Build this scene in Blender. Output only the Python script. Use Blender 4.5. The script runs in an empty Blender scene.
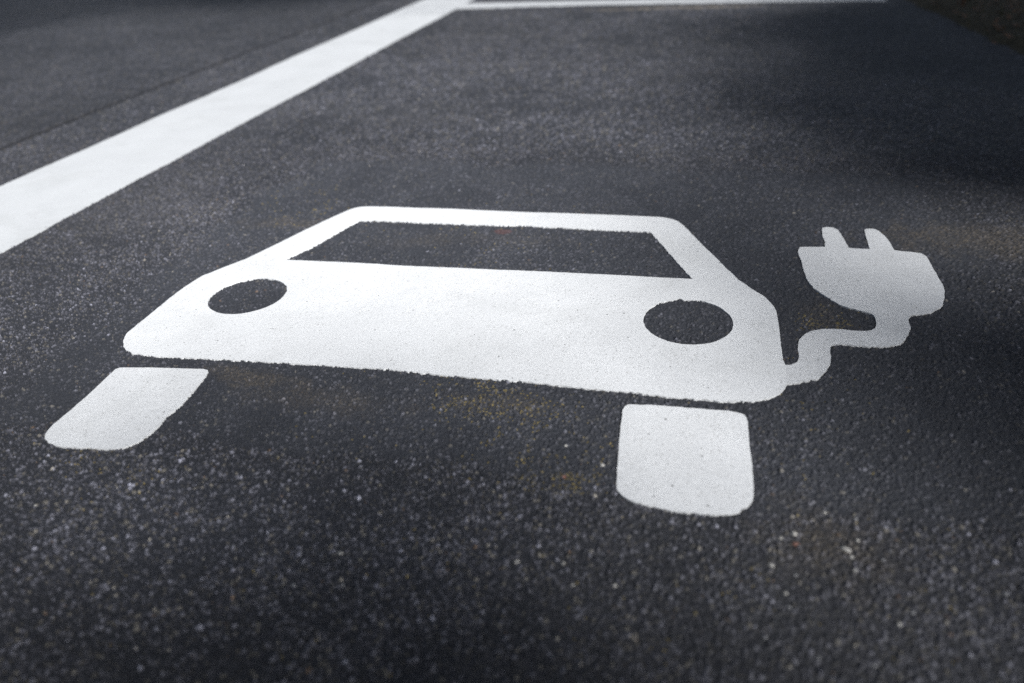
import bpy, math, random
import numpy as np
from mathutils import Vector, Matrix, noise as mnoise
from mathutils.geometry import delaunay_2d_cdt

# outlines measured on the ground, metres from the point under the camera
S = {
 'body': [[-0.9499, 0.9527], [-0.9376, 0.9357], [-0.924, 0.926], [-0.9069, 0.9179], [-0.8897, 0.9147], [-0.8263, 0.9168], [-0.7456, 0.921], [-0.6714, 0.9238], [-0.5883, 0.9272], [-0.5068, 0.9296], [-0.4266, 0.9301], [-0.312, 0.9278], [-0.1918, 0.9271], [-0.1061, 0.923], [-0.061, 0.9233], [-0.0064, 0.9186], [0.0401, 0.9186], [0.0762, 0.9205], [0.1017, 0.9228], [0.1151, 0.925], [0.135, 0.9344], [0.1521, 0.9496], [0.1598, 0.9648], [0.1628, 0.9751], [0.1648, 1.0287], [0.1624, 1.0435], [0.1628, 1.0833], [0.164, 1.1354], [0.1643, 1.1707], [0.1633, 1.2003], [0.1587, 1.2222], [0.1465, 1.251], [0.1255, 1.2785], [0.1043, 1.3138], [0.0849, 1.3595], [0.067, 1.4019], [0.0434, 1.4569], [0.0202, 1.5133], [0.0052, 1.5535], [-0.006, 1.5787], [-0.0162, 1.5949], [-0.027, 1.605], [-0.0419, 1.6119], [-0.0583, 1.6146], [-0.1571, 1.616], [-0.3605, 1.6147], [-0.5448, 1.6185], [-0.6765, 1.6197], [-0.725, 1.6182], [-0.7557, 1.6169], [-0.7731, 1.6135], [-0.7851, 1.6058], [-0.7951, 1.5925], [-0.8145, 1.5502], [-0.8484, 1.4626], [-0.8777, 1.3781], [-0.9071, 1.3029], [-0.9331, 1.2604], [-0.9484, 1.2329], [-0.958, 1.2173], [-0.9623, 1.2011], [-0.9668, 1.1598], [-0.9683, 1.1193], [-0.9652, 1.0412], [-0.9629, 0.9824], [-0.9586, 0.9689]],
 'window': [[-0.8206, 1.3057], [-0.7899, 1.3715], [-0.7678, 1.4456], [-0.7548, 1.498], [-0.7423, 1.5294], [-0.6917, 1.5321], [-0.4781, 1.5291], [-0.2772, 1.5312], [-0.0727, 1.5296], [-0.0399, 1.4528], [-0.0091, 1.3775], [0.0215, 1.3059], [-0.0631, 1.3055], [-0.1524, 1.3065], [-0.2975, 1.3087], [-0.5634, 1.3074], [-0.6942, 1.309]],
 'cable': [[0.1648, 1.0287], [0.1703, 1.0286], [0.1752, 1.0313], [0.1804, 1.036], [0.1847, 1.0434], [0.1871, 1.0536], [0.188, 1.0657], [0.1875, 1.0803], [0.1894, 1.0943], [0.1921, 1.1071], [0.1971, 1.1172], [0.205, 1.1294], [0.2136, 1.1383], [0.2236, 1.1442], [0.2327, 1.1474], [0.2459, 1.1504], [0.2615, 1.1514], [0.2765, 1.1498], [0.2918, 1.1499], [0.301, 1.1508], [0.3085, 1.155], [0.315, 1.162], [0.3186, 1.171], [0.3204, 1.1822], [0.3215, 1.1952], [0.3208, 1.2058], [0.318, 1.2124], [0.3792, 1.2152], [0.3744, 1.2044], [0.3711, 1.1911], [0.3714, 1.1805], [0.3707, 1.1696], [0.3662, 1.1571], [0.36, 1.1433], [0.3539, 1.1303], [0.3463, 1.1191], [0.3339, 1.1098], [0.3196, 1.1043], [0.2987, 1.1002], [0.2768, 1.1009], [0.2623, 1.1041], [0.2486, 1.1008], [0.2392, 1.0976], [0.2358, 1.0839], [0.2349, 1.0719], [0.2341, 1.0572], [0.2306, 1.0396], [0.2232, 1.0238], [0.2157, 1.0098], [0.2072, 0.9997], [0.1982, 0.9912], [0.1914, 0.9895], [0.1865, 0.9912], [0.1808, 0.9827], [0.1718, 0.9785], [0.1628, 0.9751]],
 'plug': [[0.2279, 1.4774], [0.2239, 1.4619], [0.2225, 1.447], [0.2245, 1.4003], [0.2245, 1.3686], [0.2258, 1.3382], [0.2293, 1.3147], [0.2353, 1.2935], [0.2497, 1.2662], [0.265, 1.2426], [0.2779, 1.2315], [0.2922, 1.2236], [0.3056, 1.2189], [0.318, 1.2124], [0.3792, 1.2152], [0.3883, 1.2185], [0.3979, 1.22], [0.41, 1.2261], [0.4248, 1.2409], [0.4383, 1.26], [0.4479, 1.2846], [0.4547, 1.3118], [0.4575, 1.3354], [0.4573, 1.3566], [0.4571, 1.3862], [0.4562, 1.4121], [0.4568, 1.4381], [0.456, 1.4583], [0.4498, 1.4705], [0.4337, 1.4744], [0.417, 1.4764], [0.4036, 1.4806], [0.3595, 1.4808], [0.321, 1.4816], [0.2763, 1.4823]],
 'prong1': [[0.2763, 1.4823], [0.321, 1.4816], [0.3195, 1.5049], [0.3181, 1.5278], [0.3155, 1.5532], [0.3125, 1.5745], [0.3056, 1.5851], [0.2947, 1.5868], [0.283, 1.583], [0.2799, 1.5581], [0.278, 1.5335], [0.2797, 1.5108]],
 'prong2': [[0.3595, 1.4808], [0.4036, 1.4806], [0.4033, 1.5046], [0.4024, 1.5251], [0.3988, 1.5515], [0.3918, 1.5747], [0.3858, 1.5847], [0.378, 1.5866], [0.3707, 1.5849], [0.3648, 1.5795], [0.3629, 1.5526], [0.3614, 1.521]],
 'tyreR': [[-0.0686, 0.8774], [-0.0668, 0.8857], [-0.0632, 0.8907], [-0.0591, 0.8928], [-0.0307, 0.8948], [-0.0053, 0.8954], [0.0282, 0.8957], [0.0599, 0.8957], [0.0776, 0.8952], [0.0917, 0.8936], [0.0978, 0.891], [0.1008, 0.8874], [0.1024, 0.8824], [0.1031, 0.8758], [0.1035, 0.8494], [0.1034, 0.8264], [0.1052, 0.7869], [0.1049, 0.7528], [0.1043, 0.7273], [0.1028, 0.7182], [0.0986, 0.7099], [0.0923, 0.7022], [0.0857, 0.6961], [0.0788, 0.6916], [0.0721, 0.6888], [0.0587, 0.6864], [0.0414, 0.685], [0.0272, 0.6847], [0.0064, 0.6853], [-0.0119, 0.6867], [-0.0245, 0.6879], [-0.0357, 0.691], [-0.045, 0.6952], [-0.0532, 0.7023], [-0.0583, 0.7096], [-0.0609, 0.719], [-0.0632, 0.7525], [-0.0663, 0.8127], [-0.068, 0.8549]],
 'tyreL': [[-0.8969, 0.8733], [-0.8405, 0.8819], [-0.7927, 0.8862], [-0.7523, 0.8897], [-0.7431, 0.8883], [-0.7387, 0.8839], [-0.7347, 0.8675], [-0.7321, 0.8439], [-0.7289, 0.8163], [-0.7276, 0.7956], [-0.7284, 0.7776], [-0.7319, 0.762], [-0.7296, 0.7434], [-0.7294, 0.7234], [-0.7322, 0.7083], [-0.7359, 0.6979], [-0.7425, 0.6901], [-0.7514, 0.6834], [-0.7586, 0.6802], [-0.7763, 0.6774], [-0.7956, 0.6758], [-0.8285, 0.6744], [-0.847, 0.6744], [-0.8571, 0.6756], [-0.87, 0.6795], [-0.8803, 0.6856], [-0.8868, 0.692], [-0.8911, 0.6997], [-0.895, 0.716], [-0.8947, 0.7545], [-0.8966, 0.803], [-0.9011, 0.8582], [-0.9019, 0.8681]],
}
CH_A = [[0.146, 0.671], [0.131, 0.661], [0.184, 0.712], [0.2, 0.656], [0.204, 0.646], [0.214, 0.673], [0.217, 0.707], [0.205, 0.627], [0.142, 0.609], [0.091, 0.542], [0.106, 0.522], [0.176, 0.533], [0.236, 0.562], [0.252, 0.579], [0.348, 0.62], [0.13, 0.582], [0.132, 0.564], [0.118, 0.618], [0.236, 0.647], [0.204, 0.509], [0.154, 0.508], [0.146, 0.654]]
CH_B = [[-0.158, 0.576], [-0.106, 0.582], [-0.136, 0.787], [-0.083, 0.755], [-0.334, 0.56], [-0.362, 0.554], [-0.341, 0.511], [-0.091, 0.554], [-0.047, 0.561], [-0.395, 0.501], [-0.494, 0.542], [-0.789, 0.562], [-0.453, 0.537]]
DU, DY = .0014, .0022
GREY0 = .083
GAPS = [(.62, 1.54, .36, .20), (.16, .66, .20, .16), (-.17, 4.78, .7, .16)]     # ground spots (x, y, half width, half depth) reached by sun through the leaves
SUNEL = 40
SUN_E, SUN_ANG, SKY_S, SKY_DUST, EXPO, FSTOP, DENOISE = 4.2, 5, .037, 1.2, 0.75, 2.0, False
random.seed(7); RNG = np.random.default_rng(11)
C = bpy.context.scene.collection
H = 0.65                                   # camera height above the asphalt, metres

# ------------------------------------------------------------------ helpers
def mesh_obj(name, verts, faces, mats, parent=None, smooth=False, matidx=None):
    me = bpy.data.meshes.new(name)
    me.from_pydata([tuple(v) for v in verts], [], faces)
    for m in (mats if isinstance(mats, (list, tuple)) else [mats]): me.materials.append(m)
    if matidx is not None: me.polygons.foreach_set('material_index', matidx)
    if smooth: me.polygons.foreach_set('use_smooth', [True] * len(me.polygons))
    me.update()
    o = bpy.data.objects.new(name, me); C.objects.link(o)
    if parent: o.parent = parent
    return o

def tag(o, label=None, cat=None, group=None, kind=None):
    if label: o['label'] = label
    if cat: o['category'] = cat
    if group: o['group'] = group
    if kind: o['kind'] = kind
    return o

def new_mat(name):
    m = bpy.data.materials.new(name); m.use_nodes = True
    nt = m.node_tree; b = nt.nodes['Principled BSDF']
    return m, nt, b

def N(nt, t, **kw):
    n = nt.nodes.new(t)
    for k, v in kw.items():
        if k in n.inputs: n.inputs[k].default_value = v
        else: setattr(n, k, v)
    return n

def pos(nt):
    return nt.nodes.new('ShaderNodeNewGeometry').outputs['Position']

def ramp(nt, fac, stops):
    r = nt.nodes.new('ShaderNodeValToRGB'); nt.links.new(fac, r.inputs[0])
    e = r.color_ramp.elements
    e[0].position, e[0].color = stops[0][0], (*stops[0][1], 1)
    e[1].position, e[1].color = stops[-1][0], (*stops[-1][1], 1)
    for p_, c_ in stops[1:-1]:
        x = e.new(p_); x.color = (*c_, 1)
    return r.outputs[0]

# ------------------------------------------------------------------ numpy noise
def hsh(ix, iy, s):
    n = (ix.astype(np.int64) * 374761393 + iy.astype(np.int64) * 668265263 + s * 974634777) & 0xffffffff
    n = ((n ^ (n >> 13)) * 1274126177) & 0xffffffff
    n = ((n ^ (n >> 16)) * 2246822519) & 0xffffffff
    n = n ^ (n >> 15)
    return ((n & 0xffffff) / float(0x1000000)).astype(np.float32)

def vnoise(x, y, s):
    ix = np.floor(x).astype(np.int64); iy = np.floor(y).astype(np.int64)
    fx = (x - ix).astype(np.float32); fy = (y - iy).astype(np.float32)
    fx = fx * fx * (3 - 2 * fx); fy = fy * fy * (3 - 2 * fy)
    a = hsh(ix, iy, s); b = hsh(ix + 1, iy, s); c = hsh(ix, iy + 1, s); d = hsh(ix + 1, iy + 1, s)
    return (a + (b - a) * fx) * (1 - fy) + (c + (d - c) * fx) * fy

def fbm(x, y, s, o=4):
    r = 0; a = .5; t = 0
    for i in range(o):
        r = r + a * vnoise(x * 2 ** i + 7.3 * i, y * 2 ** i - 3.1 * i, s + i); t += a; a *= .5
    return r / t

def voronoi(x, y, size, s):
    """distance to the nearest and second nearest stone centre, and that stone's cell and offset"""
    ix = np.floor(x / size).astype(np.int64); iy = np.floor(y / size).astype(np.int64)
    f1 = np.full(x.shape, 9e9, np.float32); f2 = f1.copy()
    cx = np.zeros(x.shape, np.int64); cy = cx.copy()
    ox = np.zeros(x.shape, np.float32); oy = ox.copy()
    for dx in (-1, 0, 1):
        for dy in (-1, 0, 1):
            jx = ix + dx; jy = iy + dy
            px = (x / size - jx - .1 - .8 * hsh(jx, jy, s)).astype(np.float32)
            py = (y / size - jy - .1 - .8 * hsh(jx, jy, s + 1)).astype(np.float32)
            d = np.sqrt(px * px + py * py)
            m = d < f1
            f2 = np.where(m, f1, np.minimum(f2, d))
            f1 = np.where(m, d, f1)
            cx = np.where(m, jx, cx); cy = np.where(m, jy, cy)
            ox = np.where(m, px, ox); oy = np.where(m, py, oy)
    return f1, f2, cx, cy, ox, oy

def sst(a, b, v):
    t = np.clip((v - a) / (b - a), 0, 1); return t * t * (3 - 2 * t)

def undul(x, y):                           # gentle unevenness shared by asphalt and paint
    return (fbm(x * 1.7, y * 1.7, 50, 2) - .5) * .006 + (vnoise(x * 11, y * 11, 60) - .5) * .0012

# ------------------------------------------------------------------ outlines of the paint, on the ground plane
def catmull(pts, step, closed=True):
    """resample a polygon; corners stay where the traced points are close together"""
    out = []
    n = len(pts)
    for i in range(n if closed else n - 1):
        a = np.array(pts[i]); b = np.array(pts[(i + 1) % n])
        k = max(1, int(math.ceil(np.linalg.norm(b - a) / step)))
        for j in range(k): out.append(a + (b - a) * j / k)
    if not closed: out.append(np.array(pts[-1]))
    return np.array(out)

def rough(P, amp, flip=1):
    """the ragged edge where paint ran over the stones: a displacement field fixed in the ground"""
    x, y = P[:, 0].astype(np.float64), P[:, 1].astype(np.float64)
    dx = (vnoise(x * 230, y * 230, 71) - .5) * .9 + (vnoise(x * 95, y * 95, 72) - .5) * 1.0 + (vnoise(x * 38, y * 38, 73) - .5) * .5
    dy = (vnoise(x * 230, y * 230, 75) - .5) * .9 + (vnoise(x * 95, y * 95, 76) - .5) * 1.0 + (vnoise(x * 38, y * 38, 77) - .5) * .5
    t = np.roll(P, -1, 0) - np.roll(P, 1, 0)
    ar = np.sum(P[:, 0] * np.roll(P[:, 1], -1) - np.roll(P[:, 0], -1) * P[:, 1])
    ny_ = t[:, 0] / (np.hypot(t[:, 0], t[:, 1]) + 1e-9) * (1 if ar > 0 else -1) * flip   # the roller left the lower edges ragged
    k = (.42 + 1.35 * np.clip(2.4 * (vnoise(x * 16, y * 16, 79) - .25), .3, 1.3)) / 1.77 * (.42 + 1.35 * np.clip(ny_, 0, 1))
    return P + np.stack([dx, dy], 1) * amp * k[:, None]

def inside(px, py, poly):
    r = np.zeros(px.shape, bool)
    n = len(poly)
    for i in range(n):
        x0, y0 = poly[i]; x1, y1 = poly[(i + 1) % n]
        if y0 == y1: continue
        m = (y0 > py) != (y1 > py)
        r ^= m & (px < (x1 - x0) * (py - y0) / (y1 - y0) + x0)
    return r

def circle(cx, cy, r, n=150):
    return [(cx + r * math.cos(2 * math.pi * i / n), cy + r * math.sin(2 * math.pi * i / n)) for i in range(n)]

ELL = [(-0.8151, 1.1431), (0.0167, 1.1484)]; ER = 0.0734
STEP, AMP = .0022, .0026
def smooth_poly(p, it=1):
    P = np.array(p, float)
    return P

POLY = {}
for k in ('body', 'window', 'cable', 'plug', 'prong1', 'prong2', 'tyreL', 'tyreR'):
    POLY[k] = rough(catmull(S[k], STEP), AMP, -1 if k == 'window' else 1)
for i, (cx, cy, rx_, ry_) in enumerate(((-.8151, 1.1445, .0736, .0752), (.0162, 1.1452, .0745, .0775))):
    POLY['eye%d' % i] = rough(np.array([(cx + rx_ * math.cos(q), cy + ry_ * math.sin(q)) for q in np.linspace(0, 2 * math.pi, 190, endpoint=False)]), AMP, -1)
LX0, LX1 = -1.887, -1.507
side = [(LX1, .05), (LX1, 4.972)] + [(LX1, 5.19), (LX1, 14), (LX0, 14), (LX0, .05)]
POLY['side'] = rough(catmull(side, .012), .0055)
endp = [(LX1, 4.972), (-.6, 4.978), (-.26, 4.965), (.38, 4.925), (1.0, 4.85), (1.0, 5.05), (.38, 5.12), (-.5, 5.16), (LX1, 5.19)]
POLY['end'] = rough(catmull(endp, .012), .0055)

# ------------------------------------------------------------------ materials
def m_asphalt():
    m, nt, b = new_mat('asphalt'); L = nt.links
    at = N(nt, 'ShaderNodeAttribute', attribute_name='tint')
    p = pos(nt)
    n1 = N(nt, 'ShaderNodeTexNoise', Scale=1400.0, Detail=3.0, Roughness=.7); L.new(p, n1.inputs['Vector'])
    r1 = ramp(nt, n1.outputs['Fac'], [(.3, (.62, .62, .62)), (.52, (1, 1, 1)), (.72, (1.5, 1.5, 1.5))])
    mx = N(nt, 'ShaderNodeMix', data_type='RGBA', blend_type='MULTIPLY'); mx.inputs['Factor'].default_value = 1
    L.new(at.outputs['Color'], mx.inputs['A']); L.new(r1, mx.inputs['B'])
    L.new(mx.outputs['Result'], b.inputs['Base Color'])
    n2 = N(nt, 'ShaderNodeTexNoise', Scale=240.0, Detail=2.0); L.new(p, n2.inputs['Vector'])
    rr = ramp(nt, n2.outputs['Fac'], [(.3, (.5, .5, .5)), (.7, (.85, .85, .85))])
    L.new(rr, b.inputs['Roughness'])
    bp = N(nt, 'ShaderNodeBump', Strength=.55, Distance=.0006)
    L.new(n1.outputs['Fac'], bp.inputs['Height']); L.new(bp.outputs[0], b.inputs['Normal'])
    b.inputs['Specular IOR Level'].default_value = .4
    return m

def m_asphalt_plain():
    """the same asphalt where no stones are modelled, away from the picture"""
    m, nt, b = new_mat('asphalt_outer'); L = nt.links
    p = pos(nt)
    v = N(nt, 'ShaderNodeTexVoronoi', Scale=170.0); L.new(p, v.inputs['Vector'])
    sep = nt.nodes.new('ShaderNodeSeparateColor'); L.new(v.outputs['Color'], sep.inputs[0])
    c = ramp(nt, sep.outputs[0], [(0, (.03, .031, .034)), (.7, (.05, .05, .054)), (.92, (.09, .09, .09)), (1, (.2, .19, .18))])
    n = N(nt, 'ShaderNodeTexNoise', Scale=1.3, Detail=5.0); L.new(p, n.inputs['Vector'])
    r = ramp(nt, n.outputs['Fac'], [(.3, (.8, .8, .8)), (.7, (1.2, 1.2, 1.2))])
    mx = N(nt, 'ShaderNodeMix', data_type='RGBA', blend_type='MULTIPLY'); mx.inputs['Factor'].default_value = 1
    L.new(c, mx.inputs['A']); L.new(r, mx.inputs['B']); L.new(mx.outputs['Result'], b.inputs['Base Color'])
    b.inputs['Roughness'].default_value = .75
    bp = N(nt, 'ShaderNodeBump', Strength=.9, Distance=.002); bp.invert = True
    L.new(v.outputs['Distance'], bp.inputs['Height']); L.new(bp.outputs[0], b.inputs['Normal'])
    return m

def m_paint(name, col, speck, wear):
    """road paint: chalky white film, with pinholes, grey stipple where the stones lie near the surface"""
    m, nt, b = new_mat(name); L = nt.links
    p = pos(nt)
    big = N(nt, 'ShaderNodeTexNoise', Scale=7.0, Detail=4.0); L.new(p, big.inputs['Vector'])
    c0 = ramp(nt, big.outputs['Fac'], [(.3, tuple(x * .93 for x in col)), (.7, col)])
    gr = N(nt, 'ShaderNodeTexNoise', Scale=330.0, Detail=4.0, Roughness=.75); L.new(p, gr.inputs['Vector'])
    g = ramp(nt, gr.outputs['Fac'], [(.25, (1 - wear * 2.2,) * 3), (.5, (1 - wear * .5,) * 3), (.62, (1, 1, 1))])
    m1 = N(nt, 'ShaderNodeMix', data_type='RGBA', blend_type='MULTIPLY'); m1.inputs['Factor'].default_value = 1
    L.new(c0, m1.inputs['A']); L.new(g, m1.inputs['B'])
    # pits where the film did not close over the stones: many faint ones in worn patches, a few deep ones
    prev = m1.outputs['Result']
    wn = N(nt, 'ShaderNodeTexNoise', Scale=9.0, Detail=5.0, Roughness=.7); L.new(p, wn.inputs['Vector'])
    wv = N(nt, 'ShaderNodeMapRange'); L.new(wn.outputs['Fac'], wv.inputs[0])
    wv.inputs[1].default_value = .38; wv.inputs[2].default_value = .68; wv.inputs[3].default_value = speck; wv.inputs[4].default_value = speck + .25 + wear
    pitd = None
    for sc__, colp, kk, rr_ in ((240.0, .52, .9, .42), (140.0, .25, .22, .26), (400.0, .56, 1.0, .44)):
        v = N(nt, 'ShaderNodeTexVoronoi', Scale=sc__); L.new(p, v.inputs['Vector'])
        sep = nt.nodes.new('ShaderNodeSeparateColor'); L.new(v.outputs['Color'], sep.inputs[0])
        th = N(nt, 'ShaderNodeMath', operation='MULTIPLY'); L.new(wv.outputs[0], th.inputs[0]); th.inputs[1].default_value = kk
        lt = N(nt, 'ShaderNodeMath', operation='LESS_THAN'); L.new(sep.outputs[0], lt.inputs[0]); L.new(th.outputs[0], lt.inputs[1])
        rad = N(nt, 'ShaderNodeMath', operation='MULTIPLY'); rad.inputs[1].default_value = rr_; L.new(sep.outputs[1], rad.inputs[0])
        l2 = N(nt, 'ShaderNodeMath', operation='LESS_THAN'); L.new(v.outputs['Distance'], l2.inputs[0]); L.new(rad.outputs[0], l2.inputs[1])
        ml = N(nt, 'ShaderNodeMath', operation='MULTIPLY'); L.new(lt.outputs[0], ml.inputs[0]); L.new(l2.outputs[0], ml.inputs[1])
        m2 = N(nt, 'ShaderNodeMix', data_type='RGBA'); L.new(ml.outputs[0], m2.inputs['Factor'])
        L.new(prev, m2.inputs['A']); m2.inputs['B'].default_value = (colp, colp, colp * .99, 1); prev = m2.outputs['Result']
    # grey smudges from tyres and shoes
    sm_ = N(nt, 'ShaderNodeTexNoise', Scale=4.0, Detail=7.0, Roughness=.65, Distortion=.6); L.new(p, sm_.inputs['Vector'])
    m3 = N(nt, 'ShaderNodeMix', data_type='RGBA', blend_type='MULTIPLY'); m3.inputs['Factor'].default_value = 1
    L.new(ramp(nt, sm_.outputs['Fac'], [(.34, (.92, .92, .915)), (.48, (1, 1, 1))]), m3.inputs['B']); L.new(prev, m3.inputs['A'])
    L.new(m3.outputs['Result'], b.inputs['Base Color'])
    b.inputs['Roughness'].default_value = .6
    b.inputs['Specular IOR Level'].default_value = .3
    bp = N(nt, 'ShaderNodeBump', Strength=.4, Distance=.0006)
    L.new(gr.outputs['Fac'], bp.inputs['Height'])
    v2 = N(nt, 'ShaderNodeTexVoronoi', Scale=190.0); v2.feature = 'SMOOTH_F1'; L.new(p, v2.inputs['Vector'])
    b2 = N(nt, 'ShaderNodeBump', Strength=.25, Distance=.0009); b2.invert = True; L.new(v2.outputs['Distance'], b2.inputs['Height'])
    L.new(b2.outputs[0], bp.inputs['Normal']); L.new(bp.outputs[0], b.inputs['Normal'])
    return m

def m_simple(name, stops, scale, rough_=.9, bump=.0):
    m, nt, b = new_mat(name); L = nt.links
    n = N(nt, 'ShaderNodeTexNoise', Scale=scale, Detail=6.0, Roughness=.65)
    tc = nt.nodes.new('ShaderNodeTexCoord'); L.new(tc.outputs['Object'], n.inputs['Vector'])
    L.new(ramp(nt, n.outputs['Fac'], stops), b.inputs['Base Color'])
    b.inputs['Roughness'].default_value = rough_
    if bump:
        bp = N(nt, 'ShaderNodeBump', Strength=.8, Distance=bump); L.new(n.outputs['Fac'], bp.inputs['Height']); L.new(bp.outputs[0], b.inputs['Normal'])
    return m

def m_leaf(name, a, bb):
    m, nt, b = new_mat(name); L = nt.links
    g = nt.nodes.new('ShaderNodeNewGeometry')
    L.new(ramp(nt, g.outputs['Random Per Island'], [(0, a), (1, bb)]), b.inputs['Base Color'])
    b.inputs['Roughness'].default_value = .6
    return m

ASPH = m_asphalt(); ASPH_OUT = m_asphalt_plain()
PAINT = m_paint('white_paint', (.82, .83, .84), .08, .12)
PAINT_THIN = m_paint('thin_white_paint', (.79, .80, .812), .42, .20)
PAINT_LINE = m_paint('line_paint', (.62, .635, .65), .03, .12)
SOIL = m_simple('soil', [(.3, (.035, .030, .016)), (.6, (.075, .060, .034)), (.8, (.12, .09, .052))], 30, .95, .01)
GRASS = m_leaf('grass', (.03, .045, .015), (.08, .075, .03))
DRY = m_leaf('dry_leaf', (.06, .034, .018), (.19, .10, .05))
BARK = m_simple('bark', [(.3, (.05, .04, .03)), (.7, (.14, .11, .085))], 14, .9, .02)
LEAF = m_leaf('leaf', (.03, .06, .015), (.08, .12, .03))
CHIP = m_simple('pale_stone', [(.3, (.30, .29, .27)), (.7, (.52, .50, .47))], 300, .6, .0004)
CHIPG = m_simple('grey_stone', [(.3, (.16, .16, .165)), (.7, (.27, .27, .28))], 300, .6, .0004)
CHIPR = m_simple('reddish_stone', [(.3, (.16, .08, .06)), (.7, (.27, .15, .12))], 300, .7, .0004)
GROUNDM = m_simple('field', [(.3, (.03, .04, .015)), (.7, (.07, .075, .03))], 3, .95, .02)

# ------------------------------------------------------------------ the asphalt: every stone in it is relief
SEAM, VERGE = -2.216, 1.09
def verge_edge(y): return 1.085 + np.clip(4.87 - y, -4, 3) * .055 + (vnoise(y * 5.0, y * 0 + .5, 90) - .5) * .05 + (vnoise(y * 23, y * 0 + .5, 91) - .5) * .03

U = np.arange(-2.35, 1.0, DU); 
Y = [0.26]
while Y[-1] < 7.2: Y.append(Y[-1] * (1 + (DY if Y[-1] < 2.1 else DY * 1.8)))
Y = np.array(Y)
# columns spread evenly in u near the bay; x = u * (y + .12) keeps the fan open close to the camera
yy, uu = np.meshgrid(Y, U, indexing='ij')
gx = uu * (yy + .12); gy = yy.copy()
gx = gx + (hsh((uu * 1e4).astype(np.int64), (yy * 1e5).astype(np.int64), 3) - .5) * DU * yy * .5
shape = gx.shape
x = gx.ravel().astype(np.float64); y = gy.ravel().astype(np.float64)
road = x < SEAM
und = undul(x, y)
lo = fbm(x * 3.1, y * 3.1, 5, 4)            # patches where more or fewer stones stand clear
lo2 = fbm(x * 14, y * 14, 9, 3)

# the dark primer laid under the symbol
ed = (fbm(x * 6, y * 6, 120, 3) - .5) * .14
prim = sst(0, .03, (y + ed * .7) - .70) * sst(0, .05, 1.98 - (y + ed)) * sst(0, .12, (x + ed) + 1.12) * sst(0, .15, .62 - (x + ed))
f1, f2, cx, cy, ox, oy = voronoi(x + (lo2 - .5) * .006, y + (lo - .5) * .02, .0052, 20)
ha = sst(.02, .38, f2 - f1)
r1 = hsh(cx, cy, 31); r2 = hsh(cx, cy, 32); r3 = hsh(cx, cy, 33); r4 = hsh(cx, cy, 34)
tilt = ox * (r3 - .5) * 1.6 + oy * (r4 - .5) * 1.6
big = r1 < (.36 + .14 * (lo - .5) * 2 + .10 * (lo2 - .5) * 2)
hA = np.where(big, ha * (.55 + .6 * r2 + tilt), 0)
f1, f2, dx_, dy_, ox, oy = voronoi(x, y, .0026, 40)
hb = sst(.02, .45, f2 - f1)
q1 = hsh(dx_, dy_, 51); q2 = hsh(dx_, dy_, 52); q3 = hsh(dx_, dy_, 53); q4 = hsh(dx_, dy_, 54)
hB = hb * (.05 + .8 * q1 + (ox * (q3 - .5) + oy * (q4 - .5)) * .8)
top = hA > hB
rel = np.maximum(hA, hB)
amp = np.where(road, .0021, .0031) * (1 - .18 * prim)
z = und - .0022 + rel * amp * 1.0 + (lo2 - .5) * .0010

# colour of each stone: bitumen over most, bare rock on some
bit = np.stack([.026 + 0 * lo, .0275 + 0 * lo, .033 + 0 * lo], 1)
sr = np.where(top, r2, q2); sc_ = np.where(top, r4, q3)
worn = np.clip(.72 + .7 * (lo - .5) + .55 * (lo2 - .5), .15, .9) * np.where(road, .9, 1.0) * (1 - .25 * prim)
bare = sst(1 - worn, 1 - worn + .35, sr)
hgt = sst(.10, .6, rel)
grey = GREY0 + .075 * sc_ ** 1.8 + .06 * (sc_ > .93) * sr + .12 * (sc_ > .988)
grey = np.where(road, GREY0 + .05 * sc_, grey)
hue = hsh(np.where(top, cx, dx_), np.where(top, cy, dy_), 61)
tintc = np.stack([grey * (1 + .12 * (hue > .78)), grey * (1 + .03 * (hue > .78)), grey * (1.18 - .28 * (hue > .78))], 1)
tintc = np.where((hue > .995)[:, None], np.stack([grey * 1.4, grey * .95, grey * .65], 1), tintc)
w = (bare * hgt)[:, None]
col = bit * (1 - w) + tintc * w
col *= (.7 + .6 * fbm(x * 1.1, y * 1.1, 200, 4))[:, None]
# dust lying in the hollows lifts the tone a little
dust = (sst(.45, .75, fbm(x * 2.0 + 4, y * 2.0, 210, 4)) * .25)[:, None]
col = col * (1 - dust) + np.array([.052, .052, .056]) * dust
# primer: a slightly blue, darker film
pf = np.clip(prim * (.38 + .25 * (1 - hgt)) * (.6 + .8 * lo2), 0, 1)[:, None]
col = col * (1 - pf) + np.array([.044, .047, .056]) * pf
def spot(X, Y_, rx, ry, s):
    d = np.hypot((x - X) / rx, (y - Y_) / ry) + (fbm(x * 30, y * 30, s, 3) - .5) * 1.2
    return np.clip(1 - d, 0, 1)
# brown dirt around the car; painted sun patches beyond the plug, lower right, far end
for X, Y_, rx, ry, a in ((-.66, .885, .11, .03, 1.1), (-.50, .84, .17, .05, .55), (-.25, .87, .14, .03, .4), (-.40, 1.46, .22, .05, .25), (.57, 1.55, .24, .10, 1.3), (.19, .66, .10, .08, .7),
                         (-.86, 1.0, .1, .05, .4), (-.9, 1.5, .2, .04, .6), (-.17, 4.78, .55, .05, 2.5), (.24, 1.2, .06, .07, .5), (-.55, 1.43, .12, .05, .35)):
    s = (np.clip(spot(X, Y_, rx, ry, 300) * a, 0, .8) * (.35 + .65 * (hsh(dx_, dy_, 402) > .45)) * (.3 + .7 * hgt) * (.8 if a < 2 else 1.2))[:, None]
    col = col * (1 - s) + (np.array([.115, .094, .068]) if a < 2 else np.array([.26, .22, .17])) * s
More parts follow.
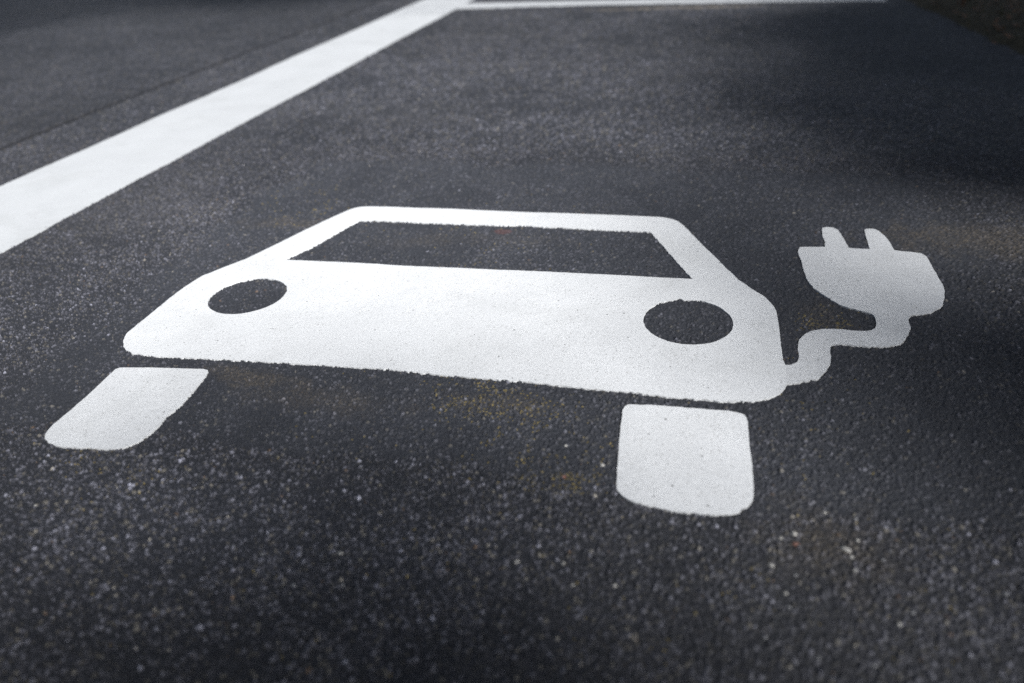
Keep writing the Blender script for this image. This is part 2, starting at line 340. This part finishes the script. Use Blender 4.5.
# lichen: yellow specks on single stones
lz = hsh(dx_, dy_, 401)
for X, Y_, r, k in ((-.136, .742, .07, .22), (-.11, .80, .05, .12), (-.27, .87, .12, .10), (-.20, .865, .08, .10), (.235, 1.17, .06, .16), (.26, 1.25, .07, .05),
                    (-.80, .70, .10, .05), (-.70, .655, .08, .08), (-.92, 1.62, .16, .06), (-.3, .6, .5, .004), (.1, .9, .25, .008), (-.45, 1.45, .3, .01), (.1, .62, .3, .006)):
    d = np.hypot(x - X, y - Y_) / r
    s = ((lz < k * np.clip(1 - d, 0, 1) * .85 * (.15 + 1.9 * (lo2 > .52))) & (hb > .25)).astype(np.float32)[:, None] * .85
    col = col * (1 - s) + np.array([.20, .155, .055]) * s
# the red smear inside the window
s = np.clip(spot(-.392, 1.495, .020, .020, 500) * 2, 0, .16)[:, None]
col = col * (1 - s) + np.array([.23, .06, .035]) * s
s = np.clip(spot(-.128, .725, .003, .003, 501) * 3, 0, .3)[:, None]
col = col * (1 - s) + np.array([.40, .11, .02]) * s
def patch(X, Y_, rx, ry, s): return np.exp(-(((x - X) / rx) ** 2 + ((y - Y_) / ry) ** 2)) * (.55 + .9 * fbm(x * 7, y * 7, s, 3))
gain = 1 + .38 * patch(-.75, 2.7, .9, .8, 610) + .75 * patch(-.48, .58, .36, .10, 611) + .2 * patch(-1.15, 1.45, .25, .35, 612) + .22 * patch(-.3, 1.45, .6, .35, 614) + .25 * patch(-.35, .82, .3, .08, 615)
gain *= 1 - .22 * sst(.25, .9, x)  # right-side shade put into the asphalt colour
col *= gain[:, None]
col[road] *= .84
# seam between road and bay: a filled joint
sd = np.abs(x - SEAM - (fbm(y * 3, y * 0, 700, 3) - .5) * .02)
sm = 1 - sst(.007, .024, sd)
z -= sm * .006
col = col * (1 - .85 * sm[:, None]) + np.array([.009, .009, .010]) * .85 * sm[:, None]
# below the paint the stones are pressed under the film
PT = .0004                                  # paint film above the mean level
def shrink(poly, d):
    c = poly; t = np.roll(c, -1, 0) - np.roll(c, 1, 0); ln = np.hypot(t[:, 0], t[:, 1]) + 1e-9
    a = .5 * np.sum(c[:, 0] * np.roll(c[:, 1], -1) - np.roll(c[:, 0], -1) * c[:, 1])
    nrm = np.stack([-t[:, 1], t[:, 0]], 1) / ln[:, None] * (1 if a > 0 else -1)
    return c + nrm * d
under = np.zeros(x.shape, bool)
for k in ('body', 'cable', 'plug', 'prong1', 'prong2', 'tyreL', 'tyreR', 'side', 'end'):
    P = POLY[k]; lo_, hi_ = P.min(0), P.max(0)
    m = np.where((x > lo_[0]) & (x < hi_[0]) & (y > lo_[1]) & (y < hi_[1]))[0]
    if k in ('side',):
        under[m[(x[m] > LX0 + .006) & (x[m] < LX1 - .006)]] = True; continue
    under[m[inside(x[m], y[m], P)]] = True
for k in ('window', 'eye0', 'eye1'):
    P = POLY[k]; lo_, hi_ = P.min(0), P.max(0)
    m = np.where((x > lo_[0]) & (x < hi_[0]) & (y > lo_[1]) & (y < hi_[1]))[0]
    under[m[inside(x[m], y[m], P)]] = False
z = np.where(under, und - .0035, z)

nr, nc = shape
idx = np.arange(nr * nc).reshape(nr, nc)
quads = np.stack([idx[:-1, :-1], idx[:-1, 1:], idx[1:, 1:], idx[1:, :-1]], -1).reshape(-1, 4)
qx = x[quads[:, 0]]; qy = y[quads[:, 0]]

def sheet(name, sel):
    q = quads[sel]
    used = np.zeros(nr * nc, bool); used[q.ravel()] = True
    remap = np.cumsum(used) - 1
    q = remap[q].astype(np.int32)
    co = np.stack([x[used], y[used], z[used]], 1).astype(np.float32)
    me = bpy.data.meshes.new(name)
    me.vertices.add(len(co)); me.vertices.foreach_set('co', co.ravel())
    me.loops.add(q.size); me.loops.foreach_set('vertex_index', q.ravel())
    me.polygons.add(len(q)); me.polygons.foreach_set('loop_start', np.arange(0, q.size, 4, dtype=np.int32))
    me.polygons.foreach_set('use_smooth', np.ones(len(q), bool))
    me.update(calc_edges=True)
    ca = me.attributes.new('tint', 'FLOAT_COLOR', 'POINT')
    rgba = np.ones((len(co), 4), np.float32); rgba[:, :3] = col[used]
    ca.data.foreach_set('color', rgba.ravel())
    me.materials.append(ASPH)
    o = bpy.data.objects.new(name, me); C.objects.link(o)
    tag(o, kind='structure')
    return o
inb = (qx < VERGE + .25)
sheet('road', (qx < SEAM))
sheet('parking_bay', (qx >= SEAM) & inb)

# the asphalt and the land carry on in every direction, out to the horizon
def flat(name, x0, x1, y0, y1, z0, mat):
    o = mesh_obj(name, [(x0, y0, z0), (x1, y0, z0), (x1, y1, z0), (x0, y1, z0)], [(0, 1, 2, 3)], mat)
    return tag(o, kind='structure')
flat('asphalt_surround', -9, 1.3, -30, 60, -.009, ASPH_OUT)
flat('ground', -900, 900, -900, 900, -.03, GROUNDM)

# ------------------------------------------------------------------ paint
def paint(name, outer, holes, mat, parent=None, grid=.011, lift=PT, thin=0.0):
    pts = [Vector(p) for p in outer]; n0 = len(pts)
    faces = []; edges = [(i, (i + 1) % n0) for i in range(n0)]
    loops = [list(range(n0))]
    for h in holes:
        b0 = len(pts); pts += [Vector(p) for p in h]
        edges += [(b0 + i, b0 + (i + 1) % len(h)) for i in range(len(h))]
        loops.append(list(range(b0, b0 + len(h))))
    lo_, hi_ = outer.min(0), outer.max(0)
    X, Y_ = np.meshgrid(np.arange(lo_[0], hi_[0], grid), np.arange(lo_[1], hi_[1], grid))
    X = X.ravel() + RNG.uniform(-.3, .3, X.size) * grid; Y_ = Y_.ravel() + RNG.uniform(-.3, .3, Y_.size) * grid
    k = inside(X, Y_, shrink(outer, grid * .4))
    for h in holes: k &= ~inside(X, Y_, h)
    allb = np.array([tuple(p) for p in pts])
    kx = np.where(k)[0]
    good = []
    for i in kx:
        if np.min((allb[:, 0] - X[i]) ** 2 + (allb[:, 1] - Y_[i]) ** 2) > (grid * .4) ** 2: good.append(i)
    pts += [Vector((X[i], Y_[i])) for i in good]
    v, e, f, ov, oe, of = delaunay_2d_cdt(pts, edges, [], 0, 1e-7)
    V = np.array([tuple(q) for q in v])
    cen = np.array([V[list(t)].mean(0) for t in f])
    keep = inside(cen[:, 0], cen[:, 1], outer)
    for h in holes: keep &= ~inside(cen[:, 0], cen[:, 1], h)
    F = [tuple(t) for t, kk in zip(f, keep) if kk]
    zt = undul(V[:, 0], V[:, 1]) + lift + (vnoise(V[:, 0] * 90, V[:, 1] * 90, 80) - .5) * .0002
    verts = [(a, b_, c_) for (a, b_), c_ in zip(V, zt)]
    # a skirt gives the film its thickness
    cnt = {}
    for t in F:
        for a, b_ in zip(t, t[1:] + t[:1]): cnt[(a, b_)] = 1
    bound = [(a, b_) for (a, b_) in cnt if (b_, a) not in cnt]
    low = {}
    for a, b_ in bound:
        for q in (a, b_):
            if q not in low:
                low[q] = len(verts); verts.append((V[q][0], V[q][1], zt[q] - .0035))
    F += [(b_, a, low[a], low[b_]) for a, b_ in bound]
    return mesh_obj(name, verts, F, mat, parent)

sym = bpy.data.objects.new('charging_symbol', None); C.objects.link(sym)
tag(sym, 'white painted car with plug and cable on the dark asphalt of the bay', 'road marking')
base = Vector((-.4, 1.2, 0)); sym.location = base
def place(o):
    o.matrix_parent_inverse = Matrix.Translation(-base); return o
place(paint('car_body', POLY['body'], [POLY['window'], POLY['eye0'], POLY['eye1']], PAINT, sym))
place(paint('wheel', POLY['tyreL'], [], PAINT, sym))['label'] = 'slanted white wheel block under the left end of the car'
place(paint('wheel', POLY['tyreR'], [], PAINT, sym))['label'] = 'upright white wheel block under the right end of the car'
place(paint('cable', POLY['cable'], [], PAINT_THIN, sym, .007))
pl = place(paint('plug', POLY['plug'], [], PAINT_THIN, sym, .007))
for k in ('prong1', 'prong2'):
    o = paint('prong', POLY[k], [], PAINT_THIN, None, .006)
    o.parent = pl                            # plug's own matrix is the identity in world space
    o.matrix_parent_inverse = Matrix.Identity(4)

tag(paint('bay_line', POLY['side'], [], PAINT_LINE, None, .12, PT + .0002), 'wide white line along the left side of the bay, next to the road', 'road marking')
tag(paint('end_line', POLY['end'], [], PAINT_LINE, None, .08, PT + .0002), 'thin white line across the far end of the bay at the top of the photo', 'road marking')

# ------------------------------------------------------------------ loose stone chips on the asphalt
def chip(p, size, mat, label, group=None, asp=1.5, ang=0.):
    rs = random.Random(int(p[0] * 1e4) * 31 + int(p[1] * 1e4))
    V, F = [], []
    nseg = 9
    rings = ((.0, 1.0), (.45, .93), (.8, .6), (.95, .25))
    rad = [1 + rs.uniform(-.25, .25) for _ in range(nseg)]
    for h_, r_ in rings:
        for i in range(nseg):
            a = 2 * math.pi * i / nseg
            r = r_ * rad[i] * (1 + rs.uniform(-.08, .08)) * size / 2
            X, Y_ = r * asp * math.cos(a), r * math.sin(a)
            V.append((X * math.cos(ang) - Y_ * math.sin(ang), X * math.sin(ang) + Y_ * math.cos(ang), h_ * size * .5 + rs.uniform(-.04, .04) * size))
    for j in range(len(rings) - 1):
        for i in range(nseg):
            a, b_ = j * nseg + i, j * nseg + (i + 1) % nseg
            F.append((a, b_, b_ + nseg, a + nseg))
    F.append(tuple(range((len(rings) - 1) * nseg, len(rings) * nseg)))
    F.append(tuple(reversed(range(nseg))))
    o = mesh_obj('stone_chip', V, F, mat)
    o.location = (p[0], p[1], float(undul(np.array([p[0]]), np.array([p[1]]))[0]) - .0012)
    return tag(o, label, 'stone', group)

RIGHT = CH_A; LEFT = CH_B
gl = 'small pale stone chip lying on the asphalt below and right of the upright wheel block'
gr_ = 'small pale chips scattered right of the wheel block'
uniq = {0: ('curved pale chip, right one of the bright pair below right of the upright wheel block', CHIP, .0062, 1.5, -.4),
        1: ('bright chip, left one of the pale pair just below right of the upright wheel block', CHIP, .0048, 1.3, 0),
        3: ('longest bright cream chip on the asphalt right of the upright wheel block', CHIP, .0066, 1.9, -.35),
        21: ('reddish brown stone chip next to the bright pair below the upright wheel block', CHIPR, .0062, 1.3, 0)}
for i, p in enumerate(RIGHT):
    if i in uniq: lb, mt, sz, asp, an = uniq[i]; chip(p, sz, mt, lb, gr_, asp, an)
    else: chip(p, random.uniform(.0034, .0052), random.choice([CHIP, CHIPG, CHIPG]), gl, gr_, random.uniform(1.1, 1.6), random.uniform(-.6, .6))
for i, p in enumerate(LEFT):
    if i == 3: chip(p, .0055, CHIP, 'single bright white chip close to the left edge of the upright wheel block', 'pale chips in front of the car symbol', 1.4, 0)
    elif i == 2: chip(p, .0042, CHIP, 'tiny bright chip just below the painted car, left of the upright wheel block', 'pale chips in front of the car symbol', 1.2, 0)
    else: chip(p, random.uniform(.0036, .0055), random.choice([CHIP, CHIPG]), 'small pale chip on the open asphalt in front of the painted car', 'pale chips in front of the car symbol', random.uniform(1.1, 1.6), random.uniform(-.6, .6))

# ------------------------------------------------------------------ verge on the right: bare soil, litter, thin grass
ny, nx = 420, 90
V = []; 
ys = np.linspace(-6, 12, ny); ts = np.linspace(0, 1, nx) ** 2.0
for yv in ys:
    e_ = float(verge_edge(np.array([yv]))[0])
    X = e_ + ts * 9
    Z = -.012 + np.minimum(ts * 9 * .35, .035) + .03 * ts + (fbm(X * 14, X * 0 + yv * 14, 95, 4) - .5) * .03 * np.minimum(1, ts * 9 * 14)
    V += [(a, yv, c_) for a, c_ in zip(X, Z)]
F = [(j * nx + i, j * nx + i + 1, (j + 1) * nx + i + 1, (j + 1) * nx + i) for j in range(ny - 1) for i in range(nx - 1)]
tag(mesh_obj('verge', V, F, SOIL, smooth=True), kind='structure')

rs = random.Random(5)
V, F = [], []
for i in range(9000):
    yv = rs.uniform(2.2, 8.5); e_ = 1.16
    xv = e_ + rs.random() ** .8 * 2.2
    if mnoise.noise(Vector((xv * 3, yv * 3, 0))) < -.05: continue
    zv = .0 + min((xv - 1.1) * .35, .035) - .01
    hh = rs.uniform(.02, .07); a = rs.uniform(0, 6.28); w_ = rs.uniform(.001, .0022); ln = rs.uniform(.2, 1.0) * hh
    dx, dy = math.cos(a), math.sin(a); b0 = len(V)
    V += [(xv - dy * w_, yv + dx * w_, zv), (xv + dy * w_, yv - dx * w_, zv), (xv + dx * ln * .4 + dy * w_ * .7, yv + dy * ln * .4 - dx * w_ * .7, zv + hh * .6),
          (xv + dx * ln * .4 - dy * w_ * .7, yv + dy * ln * .4 + dx * w_ * .7, zv + hh * .6), (xv + dx * ln, yv + dy * ln, zv + hh)]
    F += [(b0, b0 + 1, b0 + 2, b0 + 3), (b0 + 3, b0 + 2, b0 + 4)]
tag(mesh_obj('grass', V, F, GRASS), 'thin dark grass growing on the soil beside the asphalt', 'grass', kind='stuff')
V, F = [], []
for i in range(1500):
    yv = rs.uniform(2.4, 8); xv = 1.1 + abs(rs.gauss(0, .35)) + rs.uniform(0, .3)
    zv = min((xv - 1.1) * .35, .035) + rs.uniform(-.008, .01)
    a = rs.uniform(0, 6.28); s_ = rs.uniform(.006, .02); t1, t2 = rs.uniform(-.5, .5), rs.uniform(-.5, .5); b0 = len(V)
    for u_, v_ in ((-1, 0), (-.3, .55), (.5, .4), (1, 0), (.5, -.4), (-.3, -.55)):
        X, Y_ = u_ * s_, v_ * s_
        V.append((xv + X * math.cos(a) - Y_ * math.sin(a), yv + X * math.sin(a) + Y_ * math.cos(a), zv + .004 + X * t1 + Y_ * t2 + (.004 if abs(u_) == 1 else 0)))
    F.append(tuple(range(b0, b0 + 6)))
tag(mesh_obj('leaf_litter', V, F, DRY), 'brown dead leaves lying along the edge of the soil', 'leaves', kind='stuff')

def tube(V, F, a, b_, r0, r1, seg=8):
    a, b_ = Vector(a), Vector(b_); d = (b_ - a).normalized()
    u_ = d.orthogonal().normalized(); v_ = d.cross(u_); b0 = len(V)
    for p_, r in ((a, r0), (b_, r1)):
        for i in range(seg):
            t = 2 * math.pi * i / seg; V.append(tuple(p_ + (u_ * math.cos(t) + v_ * math.sin(t)) * r))
    for i in range(seg): F.append((b0 + i, b0 + (i + 1) % seg, b0 + seg + (i + 1) % seg, b0 + seg + i))

# dry reddish stem standing in the verge, top right of the picture
V, F = [], []
tube(V, F, (0, 0, -.03), (.004, .0, .10), .006, .005); tube(V, F, (.004, 0, .10), (-.006, .004, .24), .005, .003); tube(V, F, (.004, 0, .10), (.05, .01, .19), .003, .0015)
st = mesh_obj('dry_stem', V, F, m_simple('reddish_stem', [(.3, (.08, .028, .012)), (.7, (.17, .07, .03))], 60, .8))
st.location = (1.27, 4.45, .02); tag(st, 'thin reddish dry stem standing in the dark soil at the upper right', 'plant')

# ------------------------------------------------------------------ trees beside the bay; all but the first are added to darken its edges
def tree(base_, ccen, rad, n, label, seed, ncl=46, leaf=.055):
    rt = bpy.data.objects.new('tree', None); C.objects.link(rt); rt.location = base_
    tag(rt, label, 'tree', 'trees standing around the bay')
    r = random.Random(seed); c = Vector(ccen) - Vector(base_); rad = Vector(rad)
    V, F = [], []
    prev = Vector((0, 0, -.1)); k = 6; top = c * .85
    for i in range(k):
        nx_ = top * ((i + 1) / k) ** 2.2; nx_.z = -.1 + (top.z + .1) * (i + 1) / k
        nx_ += Vector((r.uniform(-.04, .04), r.uniform(-.04, .04), 0))
        tube(V, F, prev, nx_, .13 * (1 - i / k * .7), .13 * (1 - (i + 1) / k * .7), 10)
        if i >= 2:
            for _ in range(3):
                e_ = c + Vector([r.uniform(-.75, .75) * q for q in rad])
                m_ = nx_.lerp(e_, .5) + Vector((0, 0, .1)); tube(V, F, nx_, m_, .045, .028, 6); tube(V, F, m_, e_, .028, .008, 6)
        prev = nx_
    mesh_obj('trunk', V, F, BARK, rt)
    V, F = [], []
    clumps = []
    for i in range(ncl):
        while True:
            q = Vector((r.uniform(-1, 1), r.uniform(-1, 1), r.uniform(-1, 1)))
            if q.length < 1: break
        clumps.append((Vector([q[j] * rad[j] for j in range(3)]) + c, r.uniform(.16, .34)))
    for i in range(n):
        cc, s_ = r.choice(clumps)
        p_ = cc + Vector((r.gauss(0, s_), r.gauss(0, s_), r.gauss(0, s_ * .7)))
        gp = p_ + Vector(base_) - sd_ * (p_.z / sd_.z)           # gaps in the foliage let sun patches through
        if any(((gp.x - gx_) / rx_) ** 2 + ((gp.y - gy_) / ry_) ** 2 < 1 for gx_, gy_, rx_, ry_ in GAPS): continue
        u_ = Vector((r.gauss(0, 1), r.gauss(0, 1), r.gauss(0, .5))).normalized(); v_ = u_.orthogonal().normalized()
        v_.rotate(Matrix.Rotation(r.uniform(0, 6.28), 3, u_)); l_ = leaf * r.uniform(.7, 1.3); b0 = len(V)
        w_ = u_.cross(v_) * l_ * .3
        V += [tuple(p_ - u_ * l_ * .5), tuple(p_ + w_), tuple(p_ + u_ * l_ * .6), tuple(p_ - w_)]
        F.append((b0, b0 + 1, b0 + 2, b0 + 3))
    mesh_obj('crown', V, F, LEAF, rt)
    return rt

SUN_EL, SUN_AZ = math.radians(SUNEL), math.radians(125)      # azimuth clockwise from +Y: the sun stands behind and to the right
sd_ = Vector((math.sin(SUN_AZ) * math.cos(SUN_EL), math.cos(SUN_AZ) * math.cos(SUN_EL), math.sin(SUN_EL)))
def over(gx_, gy_, h_): return (gx_ + sd_.x / sd_.z * h_, gy_ + sd_.y / sd_.z * h_, h_)   # crown centre whose shade falls on (gx, gy)
TREES = [((5.2, 1.2, 0), over(2.05, 2.4, 3.0), (1.65, 3.6, .9), 150000, 'leafy tree standing on the verge to the right of the bay', 5, 420),
         ((4.2, -3.4, 0), over(.1, -1.12, 3.4), (3.2, 1.65, .9), 100000, 'leafy tree standing on the verge behind the photographer', 2, 130),  # this and the next two: added out of view for their shade
         ((3.0, -5.4, 0), over(-3.35, -.45, 5.0), (2.1, 1.75, .9), 40000, 'taller leafy tree leaning from the verge over the road behind the photographer', 3, 70),
         ((4.6, 3.4, 0), over(-6.0, 6.6, 7.0), (3.6, 2.8, 1.0), 44000, 'tallest leafy tree on the verge, its crown high above the bay', 4, 70),
         ]
for t in TREES:
    tree(*t)

# ------------------------------------------------------------------ light
sun = bpy.data.lights.new('sun', 'SUN'); sun.energy = SUN_E; sun.angle = math.radians(SUN_ANG); sun.color = (1, .995, .985)
so = bpy.data.objects.new('sun', sun); C.objects.link(so)
so.rotation_euler = sd_.to_track_quat('Z', 'Y').to_euler()
wd = bpy.data.worlds.new('World'); bpy.context.scene.world = wd; wd.use_nodes = True
nt = wd.node_tree; bg = nt.nodes['Background']
sky = nt.nodes.new('ShaderNodeTexSky'); sky.sky_type = 'NISHITA'; sky.sun_disc = False
sky.sun_elevation = SUN_EL; sky.sun_rotation = SUN_AZ; sky.air_density = 1.0; sky.dust_density = SKY_DUST; sky.ozone_density = 1.0
hs = nt.nodes.new('ShaderNodeHueSaturation'); hs.inputs['Saturation'].default_value = .70      # thin high cloud: a paler blue
nt.links.new(sky.outputs[0], hs.inputs['Color']); nt.links.new(hs.outputs[0], bg.inputs[0]); bg.inputs[1].default_value = SKY_S

# ------------------------------------------------------------------ camera
cam = bpy.data.cameras.new('camera'); co_ = bpy.data.objects.new('camera', cam); C.objects.link(co_)
fw = Vector((-0.21268595, 0.82913548, -0.51700971)); rt = Vector((0.97468169, 0.21738523, -0.05233809)); up = Vector((-0.06899491, 0.51505147, 0.85437795))
R = Matrix((rt, up, -fw)).transposed()
co_.matrix_world = Matrix.Translation((0, 0, H)) @ R.to_4x4()
cam.sensor_width = 36; cam.lens = 36 * 753.7016 / 1024
cam.clip_start = .02; cam.clip_end = 3000
cam.dof.use_dof = True; cam.dof.focus_distance = 1.30; cam.dof.aperture_fstop = FSTOP
sc = bpy.context.scene
sc.camera = co_
sc.view_settings.view_transform = 'Standard'; sc.view_settings.look = 'None'
sc.view_settings.gamma = 1; sc.view_settings.use_curve_mapping = False
sc.view_settings.exposure = EXPO
sc.render.engine = 'CYCLES'; sc.cycles.max_bounces = 4; sc.cycles.use_denoising = DENOISE
